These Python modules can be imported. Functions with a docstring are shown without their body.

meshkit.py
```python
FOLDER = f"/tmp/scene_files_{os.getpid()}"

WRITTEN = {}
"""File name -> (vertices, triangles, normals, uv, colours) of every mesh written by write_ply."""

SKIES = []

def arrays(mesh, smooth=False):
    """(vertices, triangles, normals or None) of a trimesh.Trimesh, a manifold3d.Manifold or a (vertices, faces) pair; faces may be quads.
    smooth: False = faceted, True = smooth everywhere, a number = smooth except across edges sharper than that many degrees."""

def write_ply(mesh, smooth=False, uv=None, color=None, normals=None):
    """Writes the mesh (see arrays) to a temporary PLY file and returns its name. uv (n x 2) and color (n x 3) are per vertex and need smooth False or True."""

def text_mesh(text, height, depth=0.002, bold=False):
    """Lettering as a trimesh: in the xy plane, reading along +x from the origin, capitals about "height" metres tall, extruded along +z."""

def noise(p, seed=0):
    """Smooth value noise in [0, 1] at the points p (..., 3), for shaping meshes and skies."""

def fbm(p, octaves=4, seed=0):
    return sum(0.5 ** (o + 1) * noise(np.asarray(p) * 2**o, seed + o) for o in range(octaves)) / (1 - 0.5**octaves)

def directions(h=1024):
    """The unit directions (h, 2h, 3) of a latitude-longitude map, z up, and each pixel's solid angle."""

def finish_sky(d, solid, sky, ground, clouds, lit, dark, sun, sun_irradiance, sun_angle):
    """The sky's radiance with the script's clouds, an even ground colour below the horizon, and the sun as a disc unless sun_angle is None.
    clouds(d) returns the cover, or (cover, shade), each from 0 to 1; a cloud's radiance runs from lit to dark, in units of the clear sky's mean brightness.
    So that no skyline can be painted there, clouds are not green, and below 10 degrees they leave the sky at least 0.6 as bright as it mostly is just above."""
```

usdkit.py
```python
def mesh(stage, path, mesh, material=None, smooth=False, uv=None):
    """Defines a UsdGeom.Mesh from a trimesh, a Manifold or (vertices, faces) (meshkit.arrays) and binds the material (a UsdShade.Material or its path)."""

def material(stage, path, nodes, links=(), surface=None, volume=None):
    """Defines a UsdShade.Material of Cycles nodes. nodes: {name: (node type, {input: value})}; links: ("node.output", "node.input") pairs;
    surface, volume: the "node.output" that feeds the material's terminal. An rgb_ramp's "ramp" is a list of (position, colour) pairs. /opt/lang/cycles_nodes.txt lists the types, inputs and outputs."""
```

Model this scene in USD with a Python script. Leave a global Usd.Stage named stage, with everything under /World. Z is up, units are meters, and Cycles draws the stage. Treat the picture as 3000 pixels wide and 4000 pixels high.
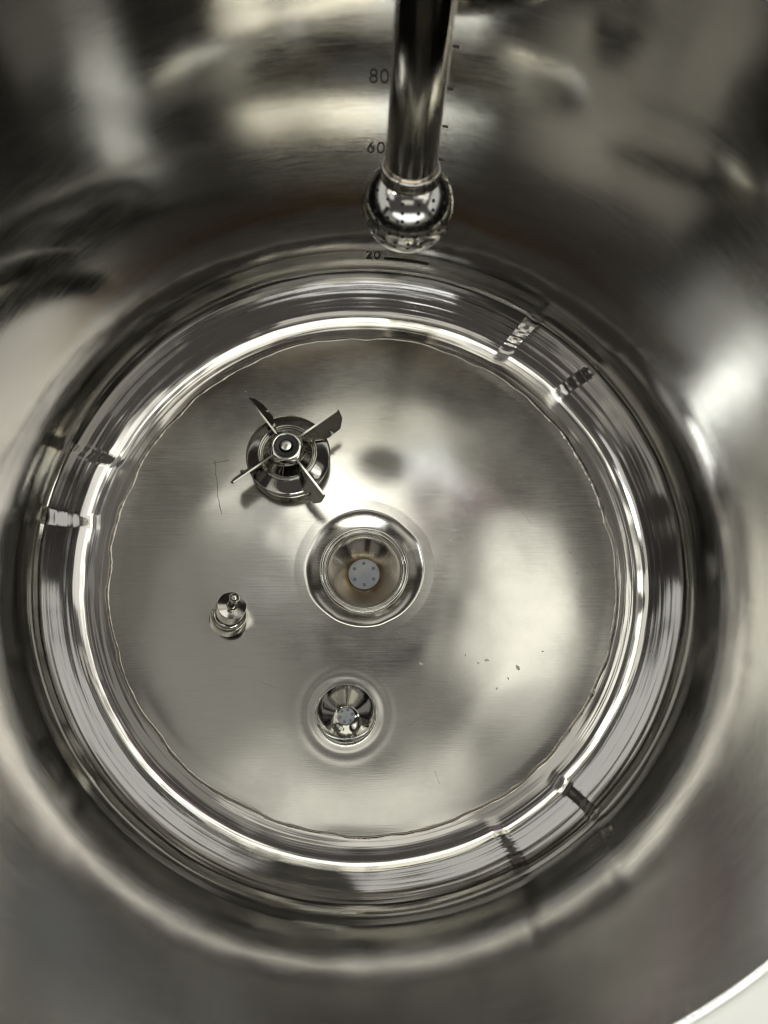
import math, random
import numpy as np
import trimesh
from shapely.geometry import Polygon, Point
import usdkit, meshkit
from pxr import Usd, UsdGeom, UsdLux, UsdShade, Gf, Sdf

random.seed(7)
stage = Usd.Stage.CreateInMemory()
UsdGeom.SetStageUpAxis(stage, UsdGeom.Tokens.z)
UsdGeom.SetStageMetersPerUnit(stage, 1.0)
UsdGeom.Xform.Define(stage, '/World')
UsdGeom.Scope.Define(stage, '/World/Looks')

# ------------------------------------------------------------------ camera
CAM = np.array([-.0027, -.1724, .7246])
RX, RY, RZ = .2792, -.0275, .0048
def _rot(rx, ry, rz):
    cx, sx, cy, sy, cz, sz = math.cos(rx), math.sin(rx), math.cos(ry), math.sin(ry), math.cos(rz), math.sin(rz)
    X = np.array([[1, 0, 0], [0, cx, -sx], [0, sx, cx]]); Y = np.array([[cy, 0, sy], [0, 1, 0], [-sy, 0, cy]])
    Z = np.array([[cz, -sz, 0], [sz, cz, 0], [0, 0, 1]])
    return Z @ Y @ X
M = _rot(RX, RY, RZ)
FPX = 3425.0
cam = UsdGeom.Camera.Define(stage, '/World/Camera')
m4 = np.eye(4); m4[:3, :3] = M.T; m4[3, :3] = CAM
cam.AddTransformOp().Set(Gf.Matrix4d(*m4.ravel().tolist()))
cam.CreateHorizontalApertureAttr(36.0); cam.CreateVerticalApertureAttr(48.0)
cam.CreateFocalLengthAttr(36.0 * FPX / 3000)
cam.CreateClippingRangeAttr(Gf.Vec2f(.01, 100))
cam.CreateFStopAttr(6.5); cam.CreateFocusDistanceAttr(.74)
cam.CreateExposureAttr(0.12)

def at(u, v, z):
    """point of height z seen at pixel (u, v) of the 3000 x 4000 photograph"""
    d = M @ np.array([(u - 1500) / FPX, -(v - 2000) / FPX, -1.0])
    return CAM + d * (z - CAM[2]) / d[2]

# ------------------------------------------------------------------ lamps of the workshop above the tank
_lamps = {}
def rect_lamp(name, pos, aim, w, h, radiance, colour, label, cat='lamp', roll=0.0):
    k = _lamps.get(name, 0); _lamps[name] = k + 1
    l = UsdLux.RectLight.Define(stage, '/World/' + name + (f'_{k:03d}' if k else ''))
    pos = np.asarray(pos, float); zax = pos - np.asarray(aim, float); zax /= np.linalg.norm(zax)
    up = np.array([0, 0, 1.0]) if abs(zax[2]) < .95 else np.array([math.sin(roll), math.cos(roll), 0])
    xax = np.cross(up, zax); xax /= np.linalg.norm(xax); yax = np.cross(zax, xax)
    t = np.eye(4); t[0, :3], t[1, :3], t[2, :3], t[3, :3] = xax, yax, zax, pos
    l.AddTransformOp().Set(Gf.Matrix4d(*t.ravel().tolist()))
    l.CreateWidthAttr(w); l.CreateHeightAttr(h); l.CreateIntensityAttr(radiance)
    l.CreateColorAttr(Gf.Vec3f(*colour)); l.CreateNormalizeAttr(False)
    p = l.GetPrim(); p.SetCustomDataByKey('label', label); p.SetCustomDataByKey('category', cat)
    return l
#LIGHTS
def panel(name, x0, x1, y0, y1, z, radiance, colour, label):
    return rect_lamp(name, ((x0 + x1) / 2, (y0 + y1) / 2, z), ((x0 + x1) / 2, (y0 + y1) / 2, 0), x1 - x0, y1 - y0, radiance, colour, label)
WARM, COOL = (1, .978, .885), (.93, .97, 1.0)
panel('panel_lamp', -.10, .07, .15, .33, .60, 2.1, WARM, 'warm low lamp panel over the far edge of the tank')
panel('panel_lamp', .075, .145, .27, .37, .60, 1.2, COOL, 'cool white low lamp panel right of the warm one over the far edge')
panel('panel_lamp', -.44, -.17, .19, .38, .60, .9, WARM, 'dim low lamp panel left of the warm one over the far edge')
panel('panel_lamp', .26, .44, .03, .30, 1.0, .85, WARM, 'warm lamp panel over the right edge of the tank')
panel('panel_lamp', .20, .62, -.12, .36, 1.1, .34, WARM, 'large faint lamp panel over the right side of the tank')
panel('panel_lamp', .60, .80, -.20, .02, 1.0, .7, WARM, 'small warm lamp panel out beyond the right edge of the tank')
panel('panel_lamp', -.74, -.56, -.10, .15, 1.0, .45, COOL, 'small cool lamp panel out beyond the left edge of the tank')
panel('panel_lamp', -.25, .20, -.34, -.17, 1.05, .75, WARM, 'dim lamp panel over the near edge of the tank')
panel('panel_lamp', .12, .36, .52, .69, 1.6, .18, (1, .5, .66), 'small dim rosy lamp panel right of the far edge')
panel('panel_lamp', -.24, -.12, .34, .60, 1.6, .24, (.8, .88, 1), 'small dim bluish lamp panel left of the far edge')
panel('window_lamp', -1.02, -.82, .10, .27, 1.6, 10.0, (.95, .98, 1.0), 'bright white window light up left of the tank')
panel('window_lamp', -.02, .60, .92, 1.3, 1.6, 23.0, COOL, 'cool window light beyond the far side of the tank')
panel('window_lamp', -.50, -.03, .92, 1.3, 1.6, 23.0, WARM, 'bright warm window light beyond the far side of the tank')
panel('window_lamp', -.82, -.505, .80, 1.2, 1.6, 18.0, WARM, 'bright warm window light beyond the far left side of the tank')
panel('ceiling_lamp', -.90, -.22, -.42, .78, 2.9, .22, WARM, 'ceiling lamp a little left above the tank')
panel('ceiling_lamp', .22, .90, -.42, .78, 2.9, .24, WARM, 'ceiling lamp a little right above the tank')
panel('ceiling_lamp', -.215, .215, -.48, .22, 2.9, .12, WARM, 'ceiling lamp straight above the camera')
panel('ceiling_lamp', .60, 1.6, -.20, .72, 1.6, 1.0, (1, .97, .92), 'soft ceiling lamp far out to the right of the tank')
panel('ceiling_lamp', -1.6, -1.06, -.20, .50, 1.6, .55, (1, .96, .9), 'soft ceiling lamp far out to the left of the tank')
for p, w, r, n in (((-2.6, .2, 1.2), 3.0, .8, 'left'), ((2.6, .2, 1.2), 3.0, .8, 'right'), ((0, 2.9, 1.2), 4.0, .6, 'far')):
    rect_lamp('wall_lamp', p, (0, p[1] if p[0] else 0, 1.2), w, 1.7, r, (1, .97, .93), 'broad dim wall light on the %s side of the tank' % n)
rect_lamp('wall_lamp', (0, -2.6, 1.6), (0, 0, 1.6), 5.2, 1.3, 1.8, (.97, .98, 1.0), 'tall pale wall light behind the near side of the tank')
room = UsdLux.DomeLight.Define(stage, '/World/room_light')
UsdShade.MaterialBindingAPI.Apply(room.GetPrim()).Bind(usdkit.material(stage, '/World/Looks/room_light', {'b': ('background_shader', {'color': (1.0, .90, .86), 'strength': .07})}, surface='b.background'))

# ------------------------------------------------------------------ helpers
_used = {}
def path_for(name, parent=None):
    base = (parent.GetPath().pathString if parent is not None else '/World') + '/' + name
    k = _used.get(base, 0); _used[base] = k + 1
    return base if k == 0 else f'{base}_{k:03d}'
def obj(name, mesh, m, parent=None, smooth=30, label=None):
    me = usdkit.mesh(stage, path_for(name, parent), mesh, m, smooth=smooth)
    p = me.GetPrim()
    if label: p.SetCustomDataByKey('label', label)
    return p
def thing(name, label, cat, loc=(0, 0, 0), group=None, mat=None):
    x = UsdGeom.Xform.Define(stage, path_for(name))
    if mat is not None: x.AddTransformOp().Set(Gf.Matrix4d(*mat.ravel().tolist()))
    else: x.AddTranslateOp().Set(Gf.Vec3d(*map(float, loc)))
    p = x.GetPrim(); p.SetCustomDataByKey('label', label); p.SetCustomDataByKey('category', cat)
    if group: p.SetCustomDataByKey('group', group)
    return p
def grid_faces(nr, nc, closed=True):
    i, j = np.meshgrid(np.arange(nr - 1), np.arange(nc if closed else nc - 1), indexing='ij')
    j2 = (j + 1) % nc
    a, b, c, d = i * nc + j, i * nc + j2, (i + 1) * nc + j2, (i + 1) * nc + j
    return np.stack([a.ravel(), b.ravel(), c.ravel(), d.ravel()], 1)
def lathe(profile, n=128, centre=(0, 0), flip=False):
    """closed-round surface of (r, z) points; order outwards/upwards gives normals to the left of travel"""
    pr = np.asarray(profile, float); th = np.arange(n) * 2 * np.pi / n
    v = np.stack([pr[:, :1] * np.cos(th) + centre[0], pr[:, :1] * np.sin(th) + centre[1], np.repeat(pr[:, 1:2], n, 1)], -1).reshape(-1, 3)
    f = grid_faces(len(pr), n)
    f = f[:, ::-1] if flip else f
    f = np.vstack([f[:, [0, 1, 2]], f[:, [0, 2, 3]]])
    v2 = v.reshape(len(pr), n, 3)
    keep = np.linalg.norm(np.cross(v[f[:, 1]] - v[f[:, 0]], v[f[:, 2]] - v[f[:, 0]]), axis=1) > 1e-14
    return trimesh.Trimesh(v, f[keep], process=False)
def fine(profile, step=.0015, rnd=0):
    """resample a polyline, rounding its corners a little"""
    p = np.asarray(profile, float)
    for _ in range(rnd):
        q = [p[0]]
        for a, b in zip(p[:-1], p[1:]): q += [a * .75 + b * .25, a * .25 + b * .75]
        q.append(p[-1]); p = np.array(q)
    return p
def smoothstep(a, b, x):
    t = np.clip((x - a) / (b - a), 0, 1); return t * t * (3 - 2 * t)

# ------------------------------------------------------------------ materials
def mat(name, nodes, links, surface='p.BSDF'):
    return usdkit.material(stage, '/World/Looks/' + name, nodes, links, surface=surface)
STEEL = (.575, .57, .53)
def steel(name, rough, colour=STEEL, brush='round', bump=.02, aniso=0.0, scratch=1.0, rvar=.05, tint=None, freq=1.0, streak=0.0):
    """bare stainless steel. brush: 'round' = lines round the tank's axis, 'none' = even grain"""
    nodes = {
        'geo': ('texture_coordinate', {}) if brush != 'round' else ('geometry', {}),
        'p': ('principled_bsdf', {'metallic': 1.0, 'base_color': colour, 'roughness': rough, 'anisotropic': aniso, 'anisotropic_rotation': .25}),
    }
    links = []
    if brush == 'round':
        nodes.update({
            'sx': ('separate_xyz', {}),
            'ang': ('math', {'math_type': 'arctan2'}),
            'x2': ('math', {'math_type': 'multiply'}), 'y2': ('math', {'math_type': 'multiply'}),
            'rr': ('math', {'math_type': 'add'}), 'r': ('math', {'math_type': 'sqrt'}),
            'neg': ('math', {'math_type': 'multiply', 'value2': -1.0}),
            'tan': ('combine_xyz', {}),
            'cv': ('combine_xyz', {}),
            'asc': ('math', {'math_type': 'multiply', 'value2': 5.0}),
            'zsc': ('math', {'math_type': 'multiply', 'value2': 900.0 * freq}),
            'rsc': ('math', {'math_type': 'multiply', 'value2': 900.0 * freq}),
        })
        links += [('geo.position', 'sx.vector'), ('sx.y', 'ang.value1'), ('sx.x', 'ang.value2'),
                  ('sx.x', 'x2.value1'), ('sx.x', 'x2.value2'), ('sx.y', 'y2.value1'), ('sx.y', 'y2.value2'),
                  ('x2.value', 'rr.value1'), ('y2.value', 'rr.value2'), ('rr.value', 'r.value1'),
                  ('sx.y', 'neg.value1'), ('neg.value', 'tan.x'), ('sx.x', 'tan.y'),
                  ('ang.value', 'asc.value1'), ('sx.z', 'zsc.value1'), ('r.value', 'rsc.value1'),
                  ('asc.value', 'cv.x'), ('rsc.value', 'cv.y'), ('zsc.value', 'cv.z')]
        if aniso: links.append(('tan.vector', 'p.tangent'))
        vec = 'cv.vector'
    else:
        nodes['mp'] = ('mapping', {'scale': (600 * freq, 60 * freq, 600 * freq)})
        links.append(('geo.object', 'mp.vector')); vec = 'mp.vector'
    nodes.update({
        'n1': ('noise_texture', {'scale': 1.0, 'detail': 3.0, 'roughness': .6}),
        'bp': ('bump', {'strength': bump, 'distance': .001}),
        'n2': ('noise_texture', {'scale': 14.0, 'detail': 4.0}),
        'rm': ('map_range', {'from_min': .3, 'from_max': .7, 'to_min': max(rough - rvar, .02), 'to_max': rough + rvar}),
        'gp': ('texture_coordinate', {}),
    })
    links += [(vec, 'n1.vector'), ('n1.fac', 'bp.height'), ('bp.normal', 'p.normal'), ('gp.object', 'n2.vector'), ('n2.fac', 'rm.value'), ('rm.result', 'p.roughness')]
    if streak:
        nodes.update({'ss': ('mapping', {'scale': (3.0, .45, .45)}), 'sn': ('noise_texture', {'scale': 1.0, 'detail': 5.0, 'roughness': .75}),
                      'sr': ('map_range', {'from_min': .3, 'from_max': .7, 'to_min': rough * (1 - streak), 'to_max': rough * (1 + streak)})})
        links = [l for l in links if l[1] != 'p.roughness'] + [(vec, 'ss.vector'), ('ss.vector', 'sn.vector'), ('sn.fac', 'sr.value'), ('sr.result', 'p.roughness')]
        links = [l for l in links if l[0] != 'n1.fac'] + [('sn.fac', 'bp.height')]
    if tint:
        nodes.update(tint[0]); links += tint[1]
    return mat(name, nodes, links)

# heat tint left by the jacket's weld: a straw-brown band round the wall
tint_wall = ({
    'tz': ('separate_xyz', {}), 'tg': ('geometry', {}), 'tn': ('noise_texture', {'scale': 11.0, 'detail': 5.0}),
    'tw': ('math', {'math_type': 'multiply_add', 'value2': .035, 'value3': -.0175}), 'ta': ('math', {'math_type': 'add'}),
    'tr': ('map_range', {'from_min': .03, 'from_max': .13, 'to_min': 0.0, 'to_max': 1.0}),
    'tb': ('rgb_ramp', {'ramp': [(0, (0, 0, 0)), (.25, (0, 0, 0)), (.42, (1, 1, 1)), (.55, (.7, .7, .7)), (.85, (0, 0, 0)), (1, (0, 0, 0))]}),
    'ty': ('map_range', {'from_min': .12, 'from_max': .27, 'to_min': .06, 'to_max': .8}),
    'tm': ('math', {'math_type': 'multiply'}),
    'tc': ('mix', {'color1': (.365, .358, .342), 'color2': (.25, .175, .095)}),
}, [('tg.position', 'tz.vector'), ('tn.fac', 'tw.value1'), ('tw.value', 'ta.value1'), ('tz.z', 'ta.value2'), ('ta.value', 'tr.value'), ('tr.result', 'tb.fac'),
    ('tz.y', 'ty.value'), ('ty.result', 'tm.value1'), ('tb.color', 'tm.value2'), ('tm.value', 'tc.fac'), ('tc.color', 'p.base_color')])
WALL = steel('brushed_steel_wall', .085, bump=.008, aniso=.7, tint=tint_wall, rvar=.02, streak=.45)
FLOOR = mat('mill_finish_floor', {
    'p': ('principled_bsdf', {'metallic': 1.0, 'roughness': .13}), 'g': ('geometry', {}),
    # grain lines of the rolled sheet, bent a little by polishing
    'm1': ('mapping', {'rotation': (0, 0, math.radians(28)), 'scale': (60, 1300, 100)}), 'n1': ('noise_texture', {'scale': 1.0, 'detail': 4.0, 'roughness': .7, 'distortion': .3}),
    'm2': ('mapping', {'rotation': (0, 0, math.radians(-63)), 'scale': (25, 900, 100)}), 'n2': ('noise_texture', {'scale': 1.0, 'detail': 3.0, 'roughness': .75}),
    'n3': ('noise_texture', {'scale': 11.0, 'detail': 6.0, 'roughness': .6}),
    'sel': ('map_range', {'from_min': .42, 'from_max': .58}), 'n4': ('noise_texture', {'scale': 6.0, 'detail': 2.0}),
    'mixn': ('mix_float', {}),
    'bp': ('bump', {'strength': .018, 'distance': .001}),
    'rr': ('map_range', {'from_min': .3, 'from_max': .7, 'to_min': .13, 'to_max': .21}),
    'ra': ('math', {'math_type': 'multiply_add', 'value2': .10, 'value3': -.05}), 'rs': ('math', {'math_type': 'add'}),
    'cr': ('rgb_ramp', {'ramp': [(.2, (.58, .575, .53)), (.5, (.645, .64, .59)), (.8, (.70, .69, .63))]}),
}, [('g.position', 'm1.vector'), ('g.position', 'm2.vector'), ('m1.vector', 'n1.vector'), ('m2.vector', 'n2.vector'), ('g.position', 'n3.vector'), ('g.position', 'n4.vector'),
    ('n4.fac', 'sel.value'), ('sel.result', 'mixn.fac'), ('n1.fac', 'mixn.a'), ('n2.fac', 'mixn.b'), ('mixn.result', 'bp.height'), ('bp.normal', 'p.normal'),
    ('n3.fac', 'rr.value'), ('mixn.result', 'ra.value1'), ('rr.result', 'rs.value1'), ('ra.value', 'rs.value2'), ('rs.value', 'p.roughness'), ('mixn.result', 'cr.fac'), ('cr.color', 'p.base_color')])
KNUCKLE = steel('polished_knuckle_steel', .10, colour=(.60, .59, .555), bump=.04, aniso=.7, rvar=.02, freq=.4)
POLISH = steel('polished_steel', .05, brush='none', bump=.01, rvar=.02)
SATIN = steel('satin_steel', .13, brush='none', bump=.03, rvar=.03)
DARKSTEEL = steel('dark_turned_steel', .10, colour=(.34, .33, .31), brush='none', bump=.02, rvar=.03)
WELD = steel('weld_bead_steel', .22, colour=(.36, .34, .30), brush='none', bump=.15, rvar=.05)
MARK = mat('etched_mark', {'p': ('principled_bsdf', {'base_color': (.055, .048, .032), 'roughness': .55, 'metallic': .3}),
                          'g': ('texture_coordinate', {}), 'n': ('noise_texture', {'scale': 900.0, 'detail': 2.0}),
                          'r': ('rgb_ramp', {'ramp': [(0, (.05, .045, .032)), (.5, (.085, .077, .055)), (.7, (.19, .17, .13)), (1, (.28, .25, .2))]})},
           [('g.object', 'n.vector'), ('n.fac', 'r.fac'), ('r.color', 'p.base_color')])
NYLON = mat('frosted_plug', {'p': ('principled_bsdf', {'base_color': (.42, .44, .47), 'roughness': .35, 'subsurface_weight': .2}),
                             'g': ('texture_coordinate', {}), 'n': ('noise_texture', {'scale': 60.0, 'detail': 3.0}),
                             'r': ('rgb_ramp', {'ramp': [(.3, (.46, .49, .55)), (.7, (.66, .66, .64))]})},
            [('g.object', 'n.vector'), ('n.fac', 'r.fac'), ('r.color', 'p.base_color')])
BLUEDOT = mat('blue_hole', {'p': ('principled_bsdf', {'base_color': (.24, .27, .37), 'roughness': .5})}, [])
HOLE = mat('dark_hole', {'p': ('principled_bsdf', {'base_color': (.012, .011, .010), 'roughness': .7})}, [])
RUBBER = mat('black_seal', {'p': ('principled_bsdf', {'base_color': (.03, .035, .04), 'roughness': .35})}, [])
PALE = mat('pale_gasket', {'p': ('principled_bsdf', {'base_color': (.62, .63, .55), 'roughness': .45}),
                           'g': ('texture_coordinate', {}), 'n': ('noise_texture', {'scale': 30.0, 'detail': 4.0}),
                           'r': ('rgb_ramp', {'ramp': [(0, (.74, .75, .67)), (1, (.82, .83, .77))]})},
           [('g.object', 'n.vector'), ('n.fac', 'r.fac'), ('r.color', 'p.base_color')])
# drain cup: burnt brown near the plug
BURNT = steel('heat_tinted_drain_steel', .13, brush='round', bump=.03, rvar=.06, tint=({
    'tn': ('noise_texture', {'scale': 55.0, 'detail': 3.0}), 'tk': ('math', {'math_type': 'multiply_add', 'value2': .014, 'value3': -.007}), 'ta': ('math', {'math_type': 'add'}),
    'tr': ('map_range', {'from_min': .014, 'from_max': .036}),
    'tc': ('rgb_ramp', {'ramp': [(0, (.24, .165, .09)), (.12, (.36, .285, .19)), (.30, (.50, .46, .385)), (.6, (.58, .555, .50)), (1, (.62, .605, .56))]})},
    [('gp.object', 'tn.vector'), ('tn.fac', 'tk.value1'), ('tk.value', 'ta.value1'), ('r.value', 'ta.value2'), ('ta.value', 'tr.value'), ('tr.result', 'tc.fac'), ('tc.color', 'p.base_color')]))

# ------------------------------------------------------------------ the tank
RT, RIM = .29, .360
RB = .2325
tank = thing('mixing_tank', 'open round stainless steel tank with dished bottom, seen from above', 'tank')
N = 720
th = np.arange(N) * 2 * np.pi / N
# wall: not perfectly round, as rolled sheet never is
def tilt(v):
    """the rim is not quite level"""
    v = np.array(v); v[:, 2] += (-.083 * (v[:, 0] - .13) + .03 * (v[:, 1] + .2)) * smoothstep(.24, RIM, v[:, 2]); return v
def wall_mesh():
    zs = np.linspace(.0005, RIM, 120)
    Z, T = np.meshgrid(zs, th, indexing='ij')
    r = RT + .0007 * (meshkit.fbm(np.stack([3 * np.cos(T), 3 * np.sin(T), Z * 5], -1), 3, 5) - .5) * smoothstep(0, .03, Z)
    v = np.stack([r * np.cos(T), r * np.sin(T), Z], -1).reshape(-1, 3)
    return arr(tilt(v), grid_faces(len(zs), N)[:, ::-1])
def arr(v, f):
    f = np.vstack([f[:, [0, 1, 2]], f[:, [0, 2, 3]]]) if f.shape[1] == 4 else f
    return trimesh.Trimesh(v, f, process=False)
shell = wall_mesh()
lip = lathe([(RT, .0005), (RT + .0004, -.0004), (RT + .0018, -.0006)], N, flip=True)
obj('shell_wall', shell, WALL, tank, smooth=True)
obj('shell_edge', lip, POLISH, tank, smooth=30)
outer = lathe([(RT + .003, -.02), (RT + .003, RIM)], 180)
obj('outer_skin', outer, SATIN, tank, smooth=30)
flange = lathe(fine([(RT, RIM), (RT + .0003, RIM + .001), (RT + .0015, RIM + .0018), (RT + .004, RIM + .0018), (RT + .006, RIM + .001)], rnd=2), 360, flip=True)
for m_ in (flange,): m_.vertices = tilt(m_.vertices)
obj('rim_edge', flange, SATIN, tank, smooth=50)
gasket = lathe(fine([(RT + .0022, RIM + .0005), (RT + .0022, RIM + .007), (RT + .05, RIM + .009), (RT + .05, RIM - .004)], rnd=1), 240, flip=True)
gasket.vertices = tilt(gasket.vertices)
obj('rim_gasket', gasket, PALE, tank, smooth=40)

# half lid stands open behind the far rim
lp = [(.43 * math.cos(t), .43 * max(math.sin(t), 0) ** .35) for t in np.linspace(0, math.pi, 60)]
lid = trimesh.creation.extrude_polygon(Polygon(lp), .004, engine='earcut')
lid.apply_transform(trimesh.transformations.rotation_matrix(math.radians(86), [1, 0, 0])); lid.apply_translation([0, RT + .036, RIM + .012])
obj('lid', lid, SATIN, tank, smooth=False)

# bottom head: knuckle, weld ring and dished floor as one sheet with its dents
VALVE = np.array([-.0145, -.1305]); MIX = np.array([-.0640, .0900]); PROBE0 = at(893, 2404, -.042)
PADS = [(164, 6.3), (49, 7.0), (-56.7, 7.0)]          # leg pads welded outside: angle, half width (degrees)
def ang_diff(a, b): return (a - b + 180) % 360 - 180
def head_z(r, T):
    x, y = r * np.cos(T), r * np.sin(T)
    deg = np.degrees(T)
    base = np.interp(r * (1 + .06 * (meshkit.fbm(np.stack([2.2 * np.cos(T), 2.2 * np.sin(T), 0 * T + 7], -1), 2, 21) - .5) * (1 - smoothstep(.05, .10, r)) * smoothstep(.0405, .046, r)), KR, KZ)
    q = np.stack([x, y, 0 * x], -1)
    inner = 1 - smoothstep(RB - .012, RB + .006, r)
    # gentle buckles of the sheet
    und = (.0024 + .0016 * smoothstep(.10, .17, r)) * (meshkit.fbm(q * 8.0 + 3.1, 2, 11) - .5) + .0009 * (meshkit.fbm(q * 17 + 1.7, 2, 4) - .5)
    base = base + und * inner * smoothstep(.045, .09, r) * (1 - .4 * smoothstep(.15, .2, r))
    base = base + .0007 * (meshkit.fbm(q * 24 + 9.3, 2, 31) - .5) * np.exp(-((r - .085) / .035) ** 2)
    # ripples pulled round the fittings
    dv = np.hypot(x - VALVE[0], y - VALVE[1])
    base = base +   .0006 * np.exp(-((dv - .026) / .007) ** 2) + .00014 * np.exp(-((dv - .039) / .004) ** 2) - .00018 * np.exp(-((dv - .033) / .004) ** 2)
    dm = np.hypot(x - MIX[0], y - MIX[1])
    base = base + .0012 * np.exp(-(dm / .05) ** 2)
    dp = np.hypot(x - PROBE0[0], y - PROBE0[1])
    base = base + .0006 * np.exp(-(dp / .022) ** 2)
    return base
# profile of the head, rim inwards: short flange, steep cone, tight fillet, shallow floor
def knuckle_profile(n=160):
    rk = np.array([.2916, .2908, .2892, .2868, .281, .270, .262, .256, .2495, .243, RB])
    ph = np.radians([88, 82, 73, 57, 43, 38, 37, 27, 13, 5.5, 2.0])
    r = np.interp(np.linspace(0, 1, n), [0, .3, 1], [.2916, .2868, RB]); tn = np.tan(np.interp(-r, -rk, ph))
    z = -.006 - np.concatenate([[0], np.cumsum((tn[1:] + tn[:-1]) / 2 * -np.diff(r))])
    return r, z
kr, kz = knuckle_profile(); zend = float(kz[-1])
prof = [(RT + .0018, 0.0), (RT + .0017, -.003)] + list(zip(kr, kz))
zf = zend; rprev = RB
for r in np.linspace(RB - .003, .064, 60):
    m = (r + rprev) / 2; zf -= (rprev - r) * (.004 + .030 * (1 - min(max((m - .07) / .07, 0), 1))); rprev = r; prof.append((r, zf))
rl, zl = prof[-1]
for r in np.linspace(.0635, .0405, 24):
    t_ = (.0545 - r) / .014; prof.append((r, zl - .0078 * max(t_, 0) ** 1.3))
prof = np.array(prof); KR, KZ = prof[::-1, 0], prof[::-1, 1]
FLOOR_Z = float(np.interp(.11, KR, KZ)); DRAIN_Z = float(KZ[0])
def sheet(rs, keep=None):
    R, T = np.meshgrid(rs, th, indexing='ij'); Z = head_z(R, T)
    v = np.stack([R * np.cos(T), R * np.sin(T), Z], -1).reshape(-1, 3); f = grid_faces(len(rs), N)
    if keep is not None: f = f[keep(v)[f].all(1)]
    return arr(v, f)
floor_rs = np.concatenate([np.linspace(.0405, .065, 40), np.linspace(.066, RB, 150)])
flo = sheet(floor_rs, lambda v: np.hypot(v[:, 0] - VALVE[0], v[:, 1] - VALVE[1]) > .0245)
obj('dished_floor', flo, FLOOR, tank, smooth=True)
# knuckle: parametrised along its own profile so the steep part stays smooth
def knuckle():
    pr = np.vstack([[(RT + .0018, 0.0), (RT + .0017, -.003)], np.stack([kr, kz], 1)])
    d = np.gradient(pr, axis=0); n = np.stack([d[:, 1], -d[:, 0]], 1); n /= np.linalg.norm(n, axis=1, keepdims=True)
    n = -n if n[60, 1] < 0 else n
    L = np.concatenate([[0], np.cumsum(np.linalg.norm(np.diff(pr, axis=0), axis=1))]); L /= L[-1]
    nt = 1440; tt = np.arange(nt) * 2 * np.pi / nt
    S, T = np.meshgrid(L, tt, indexing='ij'); deg = np.degrees(T)
    off = np.zeros_like(S); shift = np.zeros_like(S)
    env = smoothstep(.16, .32, S) * (1 - .6 * smoothstep(.9, 1, S))
    for c, w in PADS:
        dd = ang_diff(deg, c)
        for e, amp in ((-w, .0009), (w, .0009)):
            wob = e + 1.0 * np.sin(S * 9 + c)
            off += 0
        wb = dd - 1.6 * np.sin(S * 3 + c); shift += .0026 * smoothstep(.14, .40, S) * (1 - smoothstep(.86, 1, S)) * smoothstep(-w - 2.2, -w + 1.2, wb) * (1 - smoothstep(w - 1.2, w + 2.2, wb))
    off += .0010 * env * (meshkit.fbm(np.stack([6 * np.cos(T), 6 * np.sin(T), S * 2], -1), 2, 8) - .5)
    off += .00028 * env * (meshkit.fbm(np.stack([1.2 * np.cos(T), 1.2 * np.sin(T), S * 24], -1), 3, 2) - .5)
    rr = pr[:, :1] + n[:, :1] * off + shift; zz = pr[:, 1:] + n[:, 1:] * off
    v = np.stack([rr * np.cos(T), rr * np.sin(T), zz], -1).reshape(-1, 3)
    return arr(v, grid_faces(len(pr), nt))
obj('knuckle', knuckle(), KNUCKLE, tank, smooth=True)
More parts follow.
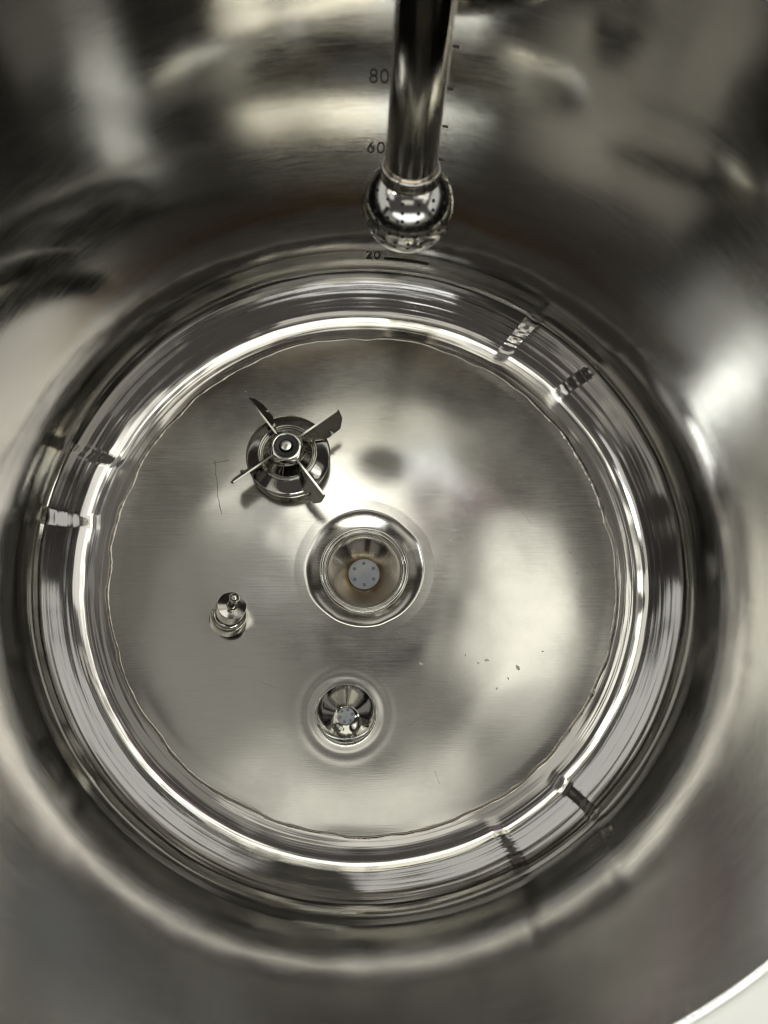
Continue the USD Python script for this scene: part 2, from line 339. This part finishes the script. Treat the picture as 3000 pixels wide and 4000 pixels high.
# weld ring where floor meets knuckle: an uneven low bead
def weld_ring():
    nt = 1440; tt = np.arange(nt) * 2 * np.pi / nt; k = np.linspace(-1, 1, 9)
    K, T = np.meshgrid(k, tt, indexing='ij')
    n1 = meshkit.fbm(np.stack([30 * np.cos(T), 30 * np.sin(T), 0 * T], -1), 3, 3); n2 = meshkit.fbm(np.stack([9 * np.cos(T), 9 * np.sin(T), 0 * T + 4], -1), 2, 9)
    wid = .0014 + .0016 * n1
    r = RB - .001 + K * wid + .0050 * (n2 - .5)
    z = zend - .0012 + (.0004 + .0011 * n1) * (1 - K ** 2)
    zfl = np.interp(r, KR, KZ)
    z = zfl - .0003 + (.0004 + .0005 * n1) * (1 - K ** 2)
    return arr(np.stack([r * np.cos(T), r * np.sin(T), z], -1).reshape(-1, 3), grid_faces(len(k), nt)[:, ::-1])
obj('weld_ring', weld_ring(), WELD, tank, smooth=True)

# dried spots and hairline scratches on the floor
def on_floor(u, v):
    P = at(u, v, FLOOR_Z)
    for _ in range(3): P = at(u, v, float(head_z(np.array([math.hypot(P[0], P[1])]), np.array([math.atan2(P[1], P[0])]))[0]))
    return P
def drape(xy, lift):
    xy = np.asarray(xy); z = head_z(np.hypot(xy[:, 0], xy[:, 1]), np.arctan2(xy[:, 1], xy[:, 0])); return np.column_stack([xy, z + lift])
SPOT = steel('dried_spot', .30, colour=(.50, .49, .45), brush='none', bump=.3, rvar=.1)
SCR = steel('hairline_scratch', .35, colour=(.26, .245, .21), brush='none', bump=.1)
rng = np.random.default_rng(5)
for u, v, r in ((1646, 2593, .0022), (1900, 2578, .0020), (1868, 2590, .0015), (2022, 2608, .0026), (1985, 2650, .0012), (1818, 2560, .0010), (1940, 2690, .0013), (1770, 2640, .0009), (2120, 2545, .0010), (1690, 2740, .0008), (2230, 2160, .0016), (2255, 2235, .0012), (1760, 2110, .0011), (960, 1530, .0009)):
    c = on_floor(u, v); n = 14; t = np.arange(n) * 2 * np.pi / n
    rad = r * (.65 + .6 * rng.random(n)); el = rng.random() * np.pi
    e = np.stack([rad * np.cos(t), .6 * rad * np.sin(t)], 1) @ np.array([[math.cos(el), math.sin(el)], [-math.sin(el), math.cos(el)]])
    xy = np.vstack([c[None, :2], c[:2] + e])
    obj('dried_spot', trimesh.Trimesh(drape(xy, .00012), [[0, 1 + k, 1 + (k + 1) % n] for k in range(n)], process=False), SPOT, tank, smooth=False)
for pts_, w in (([(838, 1795), (842, 1850), (846, 1868), (850, 1925), (858, 1975), (866, 2010)], .00028), ([(826, 1812), (862, 1804), (898, 1797)], .00018), ([(2010, 1960), (2075, 2045)], .00008), ([(1590, 2835), (1655, 2800)], .00018), ([(1010, 2660), (1120, 2700)], .00008), ([(1700, 3010), (1716, 3060)], .0001)):
    P = np.array([on_floor(*q)[:2] for q in pts_]); P = np.array([P[0]] + [q for a_, b_ in zip(P[:-1], P[1:]) for q in ((a_ * 2 + b_) / 3, (a_ + 2 * b_) / 3, b_)])
    P = P + rng.normal(0, .0002, P.shape); d = np.gradient(P, axis=0); nn = np.stack([-d[:, 1], d[:, 0]], 1); nn /= np.linalg.norm(nn, axis=1, keepdims=True)
    ww = w * (.5 + rng.random(len(P)))[:, None]; n = len(P)
    obj('scratch', trimesh.Trimesh(drape(np.vstack([P - nn * ww, P + nn * ww]), .00012), [f for k in range(n - 1) for f in ([k, k + 1, n + k + 1], [k, n + k + 1, n + k])], process=False), SCR, tank, smooth=False)

# volume scale on the far wall: ticks and numerals follow the wall's curve
H10 = .01 / (math.pi * RT ** 2); Z20 = -.0125
def on_wall(mesh, ang0, z0, radius, slope=0.0):
    """flat mark mesh (x to the right as seen from inside, y up, z proud of the wall) bent on to the wall"""
    v = np.array(mesh.vertices)
    t = ang0 - v[:, 0] / radius; z = z0 + v[:, 1]
    r = np.where(z > 0, radius, np.interp(z, kz[::-1], kr[::-1]) - .0005) - .0002 - v[:, 2]
    return trimesh.Trimesh(np.stack([r * np.cos(t), r * np.sin(t), z0 + v[:, 1] + slope * v[:, 0]], 1), mesh.faces, process=False)
PHI = 1.369
TLEFT = math.atan2(*(lambda q: (q[1], q[0]))(at(1500, 1014, Z20)))
def tick(z, a_left, a_right, h, radius):
    n = 24; w = (a_left - a_right) * radius
    x = np.linspace(0, w, n)
    v = np.vstack([np.stack([x, 0 * x - h / 2, 0 * x], 1), np.stack([x, 0 * x + h / 2, 0 * x], 1)])
    f = [[i, i + 1, n + i + 1] for i in range(n - 1)] + [[i, n + i + 1, n + i] for i in range(n - 1)]
    return on_wall(trimesh.Trimesh(v, np.array(f), process=False), a_left, z, radius)
for L in (20, 30, 40, 50, 60, 70, 80, 90, 100):
    z = Z20 + H10 * (L - 20) / 10
    aL = TLEFT if L % 20 == 0 else TLEFT - .045
    obj('scale_mark', tick(z, aL, PHI, .0025, RT), MARK, tank, smooth=False)
def numeral(txt, u, v, z, h, radius):
    t = meshkit.text_mesh(txt, h, .00005)
    w = t.bounds[1][0] - t.bounds[0][0]
    t.apply_translation([-t.bounds[0][0] - w / 2, 0, 0]); k = .0136 * (len(txt) / 2) / w; t.vertices = t.vertices * [k, 1, 1]
    P = at(u, v, z); a0 = math.atan2(P[1], P[0])
    for _ in range(2): t = t.subdivide()
    return on_wall(t, a0, z - h / 2, radius)
NUMH = .0128
for txt, u, L in (('20', 1458, 20), ('40', 1466, 40), ('60', 1469, 60), ('80', 1481, 80), ('100', 1478, 100)):
    zc = {20: -.0075, 40: .069, 60: .145, 80: .219, 100: .293}[L]
    v = {20: 1000, 40: 760, 60: 577, 80: 296, 100: -40}[L]
    obj('numeral', numeral(txt, u, v, zc, NUMH, RT), MARK, tank, smooth=False)

# ------------------------------------------------------------------ drain in the middle of the floor
dz = DRAIN_Z
drain = thing('drain_outlet', 'large round drain cup in the middle of the tank floor with pale plug', 'drain', (0, 0, dz))
obj('drain_lip', lathe(fine([(.0418, -.006), (.0410, -.0004), (.0400, .0010), (.0384, .0012), (.0374, -.0004), (.0362, .0002), (.0350, -.0008), (.0340, -.0022), (.0332, -.004)], rnd=3), 180, flip=True), POLISH, drain, smooth=60)
obj('drain_cup', lathe(fine([(.0335, -.003), (.031, -.006), (.024, -.0125), (.0155, -.0200), (.0146, -.0215)], rnd=2), 180, flip=True), BURNT, drain, smooth=60)
pl = obj('plug', lathe([(.0149, -.0216), (.0146, -.0206), (.0135, -.0203), (.00001, -.0200)], 96, flip=True), NYLON, drain, smooth=50)
for k in range(6):
    a0 = math.radians(92 + 60 * k)
    obj('plug_hole', trimesh.creation.cylinder(radius=.0017, height=.0006, sections=24, transform=trimesh.transformations.translation_matrix([.0103 * math.cos(a0), .0103 * math.sin(a0), -.0201])), BLUEDOT, pl)

# ------------------------------------------------------------------ small funnel valve near the front
vz = float(head_z(np.array([np.hypot(*VALVE)]), np.array([math.atan2(VALVE[1], VALVE[0])]))[0])
t4 = trimesh.transformations.rotation_matrix(math.radians(-8), [1, 0, 0]).T; t4[3, :3] = (VALVE[0], VALVE[1], vz)
valve = thing('funnel_valve', 'small polished funnel shaped outlet below the central drain', 'drain', mat=t4)
obj('valve_collar', lathe(fine([(.0280, -.004), (.0272, .0012), (.0265, .0034), (.0258, .0040), (.0252, .0032), (.0249, .002)], rnd=3), 160, flip=True), POLISH, valve, smooth=60)
obj('funnel', lathe(fine([(.0251, .0028), (.0246, .0014), (.0073, -.0110), (.0070, -.0122)], rnd=1), 160, flip=True), POLISH, valve, smooth=50)
pv = obj('plug', lathe([(.0075, -.0114), (.0068, -.0107), (.00001, -.0101)], 64, flip=True), NYLON, valve, smooth=60)
for k in range(6):
    a0 = math.radians(75 + 60 * k)
    obj('plug_hole', trimesh.creation.cylinder(radius=.0013, height=.0006, sections=20, transform=trimesh.transformations.translation_matrix([.0054 * math.cos(a0), .0054 * math.sin(a0), -.0106])), BLUEDOT, pv)

# ------------------------------------------------------------------ level probe on the left
P1 = at(921, 2319, .001); P0 = PROBE0.copy(); P0[2] = -.0425
ax = P1 - P0; LEN = np.linalg.norm(ax); zax = ax / LEN
xax = np.cross([0, 1, 0], zax); xax /= np.linalg.norm(xax); yax = np.cross(zax, xax)
t4 = np.eye(4); t4[0, :3], t4[1, :3], t4[2, :3], t4[3, :3] = xax, yax, zax, P0
probe = thing('level_probe', 'small leaning stepped sensor with a round tipped pin, left on the tank floor', 'sensor', mat=t4)
obj('probe_base', lathe(fine([(.0160, -.010), (.0160, .0010), (.0152, .0045), (.0140, .0062), (.0128, .0068)], rnd=2), 96, flip=False), POLISH, probe, smooth=50)
obj('probe_body', lathe(fine([(.0128, .004), (.0126, .0085), (.0126, .0215), (.0122, .0222)], rnd=0), 96), POLISH, probe, smooth=40)
obj('probe_top', lathe([(.0123, .0221), (.0060, .0229), (.00001, .0230)], 96), DARKSTEEL, probe, smooth=60)
obj('probe_pin', lathe([(.0050, .0228), (.0048, .0240), (.0040, .0255), (.0040, .0345), (.0044, .0355), (.0045, .0375)] + [(.0045 * math.cos(t), .0375 + .0045 * math.sin(t)) for t in np.linspace(.1, math.pi / 2 - .001, 10)], 48), POLISH, probe, smooth=50)

# ------------------------------------------------------------------ magnetic agitator on the far left of the floor
mz = float(np.interp(np.hypot(*MIX), KR, KZ)) - .0005
Mc = np.array([at(1133, 1809, mz)[0], at(1133, 1809, mz)[1], mz])
mixer = thing('floor_agitator', 'four bladed mixing impeller standing on the tank floor', 'agitator', Mc)
obj('base_ring', lathe(fine([(.0395, -.003), (.0372, .0030), (.0355, .0055), (.0350, .0200), (.0358, .0215)], rnd=2), 160), POLISH, mixer, smooth=50)
obj('skirt', lathe(fine([(.0350, .0190), (.0386, .0215), (.0390, .0230), (.0380, .0242), (.0272, .0288)], rnd=2), 160), POLISH, mixer, smooth=50)
obj('groove_ring', lathe(fine([(.0276, .0282), (.0272, .0300), (.0262, .0304), (.0254, .0298), (.0250, .0280), (.0243, .0280), (.0238, .0296)], rnd=2), 160), POLISH, mixer, smooth=50)
obj('cone', lathe(fine([(.0240, .0292), (.0150, .0400), (.0146, .0420)], rnd=1), 160), POLISH, mixer, smooth=50)
hubp = lathe(fine([(.0155, .036), (.0152, .0455), (.0146, .0470), (.0118, .0474), (.0106, .0470), (.0100, .0455)], rnd=2), 128)
v = np.array(hubp.vertices); tt = np.arctan2(v[:, 1], v[:, 0]); rr = np.hypot(v[:, 0], v[:, 1])
BL = math.radians(38)
bulge = 1 + .11 * np.clip(np.cos(4 * (tt - BL)), -1, 1) * smoothstep(.0135, .0152, rr)
v[:, 0] *= bulge; v[:, 1] *= bulge
obj('hub', trimesh.Trimesh(v, hubp.faces, process=False), POLISH, mixer, smooth=50)
obj('seal', lathe([(.0104, .0462), (.0100, .0466), (.0064, .0463), (.0062, .0440)], 96), RUBBER, mixer, smooth=40)
obj('bolt', trimesh.util.concatenate([lathe(fine([(.0052, .040), (.0052, .0482), (.0046, .0490), (.00001, .0490)], rnd=1), 6 * 8)]), SATIN, mixer, smooth=40)
import manifold3d as mf
def plate(poly, thick, bev=.0004):
    """upright sheet in the xz plane (x outwards) with eased edges"""
    pg = Polygon(poly).buffer(-.0016).buffer(.0016, quad_segs=6)
    outer_ = np.array(pg.exterior.coords)[:-1]; inn = pg.buffer(-bev)
    a_ = trimesh.creation.extrude_polygon(inn, thick, engine='earcut'); b_ = trimesh.creation.extrude_polygon(pg, thick - 2 * bev, engine='earcut')
    b_.apply_translation([0, 0, bev])
    A = mf.Manifold(mf.Mesh(np.float32(a_.vertices), np.uint32(a_.faces))) + mf.Manifold(mf.Mesh(np.float32(b_.vertices), np.uint32(b_.faces)))
    mm = A.to_mesh(); t = trimesh.Trimesh(mm.vert_properties[:, :3], mm.tri_verts, process=False)
    v = np.array(t.vertices); t.vertices = np.stack([v[:, 0], thick / 2 - v[:, 2], v[:, 1]], 1)
    t.fix_normals()
    return t
for k in range(4):
    tip = .0585
    poly = [(.0135, .0470), (tip - .001, .0470), (tip, .0462), (tip, .0365), (tip - .0055, .0275), (.0400, .0265), (.0375, .0270), (.0272, .0312), (.0230, .0325), (.0135, .0428)]
    b = plate(poly, .0017)
    v = np.array(b.vertices); v[:, 1] += -.48 * (.0470 - v[:, 2]) * smoothstep(.014, .034, v[:, 0]); b.vertices = v
    rot = trimesh.transformations.rotation_matrix(BL + k * math.pi / 2, [0, 0, 1]); b.apply_transform(rot)
    bp = obj('blade', b, POLISH, mixer, smooth=35)
    g = trimesh.creation.cylinder(radius=.0017, height=.0030, sections=20)
    g.apply_transform(trimesh.transformations.rotation_matrix(math.pi / 2, [1, 0, 0])); g.apply_translation([.0435, -.0092, .0305]); g.apply_transform(rot)
    obj('rivet', g, DARKSTEEL, bp, smooth=40)

# ------------------------------------------------------------------ spray ball on its lance
ray = lambda u, v, d: CAM + (lambda q: q / np.linalg.norm(q))(M @ np.array([(u - 1500) / FPX, -(v - 2000) / FPX, -1.0])) * d
BC = ray(1593, 804, .62); BR = .0305
TOP = ray(1664, 0, .545)
za = TOP - BC; za /= np.linalg.norm(za)
xa = np.cross([0, 1, 0], za); xa /= np.linalg.norm(xa); ya = np.cross(za, xa)
t4 = np.eye(4); t4[0, :3], t4[1, :3], t4[2, :3], t4[3, :3] = xa, ya, za, BC
lance = thing('spray_ball_lance', 'polished pipe leaning down from the far rim with perforated spray ball', 'spray ball', mat=t4)
rp = .0166
A0 = [(BR * math.cos(t), BR * math.sin(t)) for t in np.linspace(-math.pi / 2 + .001, math.radians(52), 70)]
obj('spray_ball', lathe(A0, 144), steel('satin_ball_steel', .12, brush='none', bump=.03, rvar=.03), lance, smooth=60)
ball = stage.GetPrimAtPath(lance.GetPath().AppendChild('spray_ball'))
obj('collar', lathe(fine([(.0200, .0205), (.0194, .0245), (.0193, .0300), (.0190, .0315), (.0176, .0315), (.0172, .0300)], rnd=1), 96), POLISH, lance, smooth=50)
obj('collar_weld', lathe([(.0177, .0297), (.0171, .0311), (.0164, .0325)], 96), steel('straw_weld', .15, colour=(.46, .37, .25), brush='none', bump=.05), lance, smooth=60)
# pipe: straight, then a bend up beyond the frame
Ltop = np.linalg.norm(TOP - BC) + .025
up_local = np.array([np.dot([0, 0, 1], xa), np.dot([0, 0, 1], ya), np.dot([0, 0, 1], za)])
pts = [np.array([0, 0, .028 + s]) for s in np.linspace(0, Ltop - .028, 24)]
d0 = np.array([0, 0, 1.0]); angb = math.acos(np.clip(d0 @ up_local, -1, 1)); pos = pts[-1].copy()
for k in range(1, 17):
    w = k / 16; d = (1 - w) * d0 + w * up_local; d /= np.linalg.norm(d); pos = pos + d * .005; pts.append(pos.copy())
for k in range(3): pos = pos + up_local * .012; pts.append(pos.copy())
def tube(pts, r, n=64):
    pts = np.array(pts); tg = np.gradient(pts, axis=0); tg /= np.linalg.norm(tg, axis=1, keepdims=True)
    u = np.array([1.0, 0, 0]); V = []
    for p_, t_ in zip(pts, tg):
        u = u - t_ * (u @ t_); u /= np.linalg.norm(u); w = np.cross(t_, u)
        a_ = np.arange(n) * 2 * np.pi / n; V.append(p_ + r * (np.cos(a_)[:, None] * u + np.sin(a_)[:, None] * w))
    return arr(np.vstack(V), grid_faces(len(pts), n))
obj('pipe', tube(pts, rp), POLISH, lance, smooth=60)
# bores of the ball
for row, (lat, cnt, off) in enumerate([(40, 14, 0), (30, 16, .5), (20, 18, 0), (10, 20, .5), (0, 22, 0), (-12, 22, .5), (-22, 20, 0)]):
    for k in range(cnt):
        a_ = 2 * math.pi * (k + off) / cnt; la = math.radians(lat)
        n = np.array([math.cos(la) * math.cos(a_), math.cos(la) * math.sin(a_), math.sin(la)])
        c = trimesh.creation.cylinder(radius=.00125, height=.0006, sections=12)
        c.apply_transform(trimesh.geometry.align_vectors([0, 0, 1], n)); c.apply_translation(n * (BR - .0002))
        obj('bore', c, HOLE, ball)
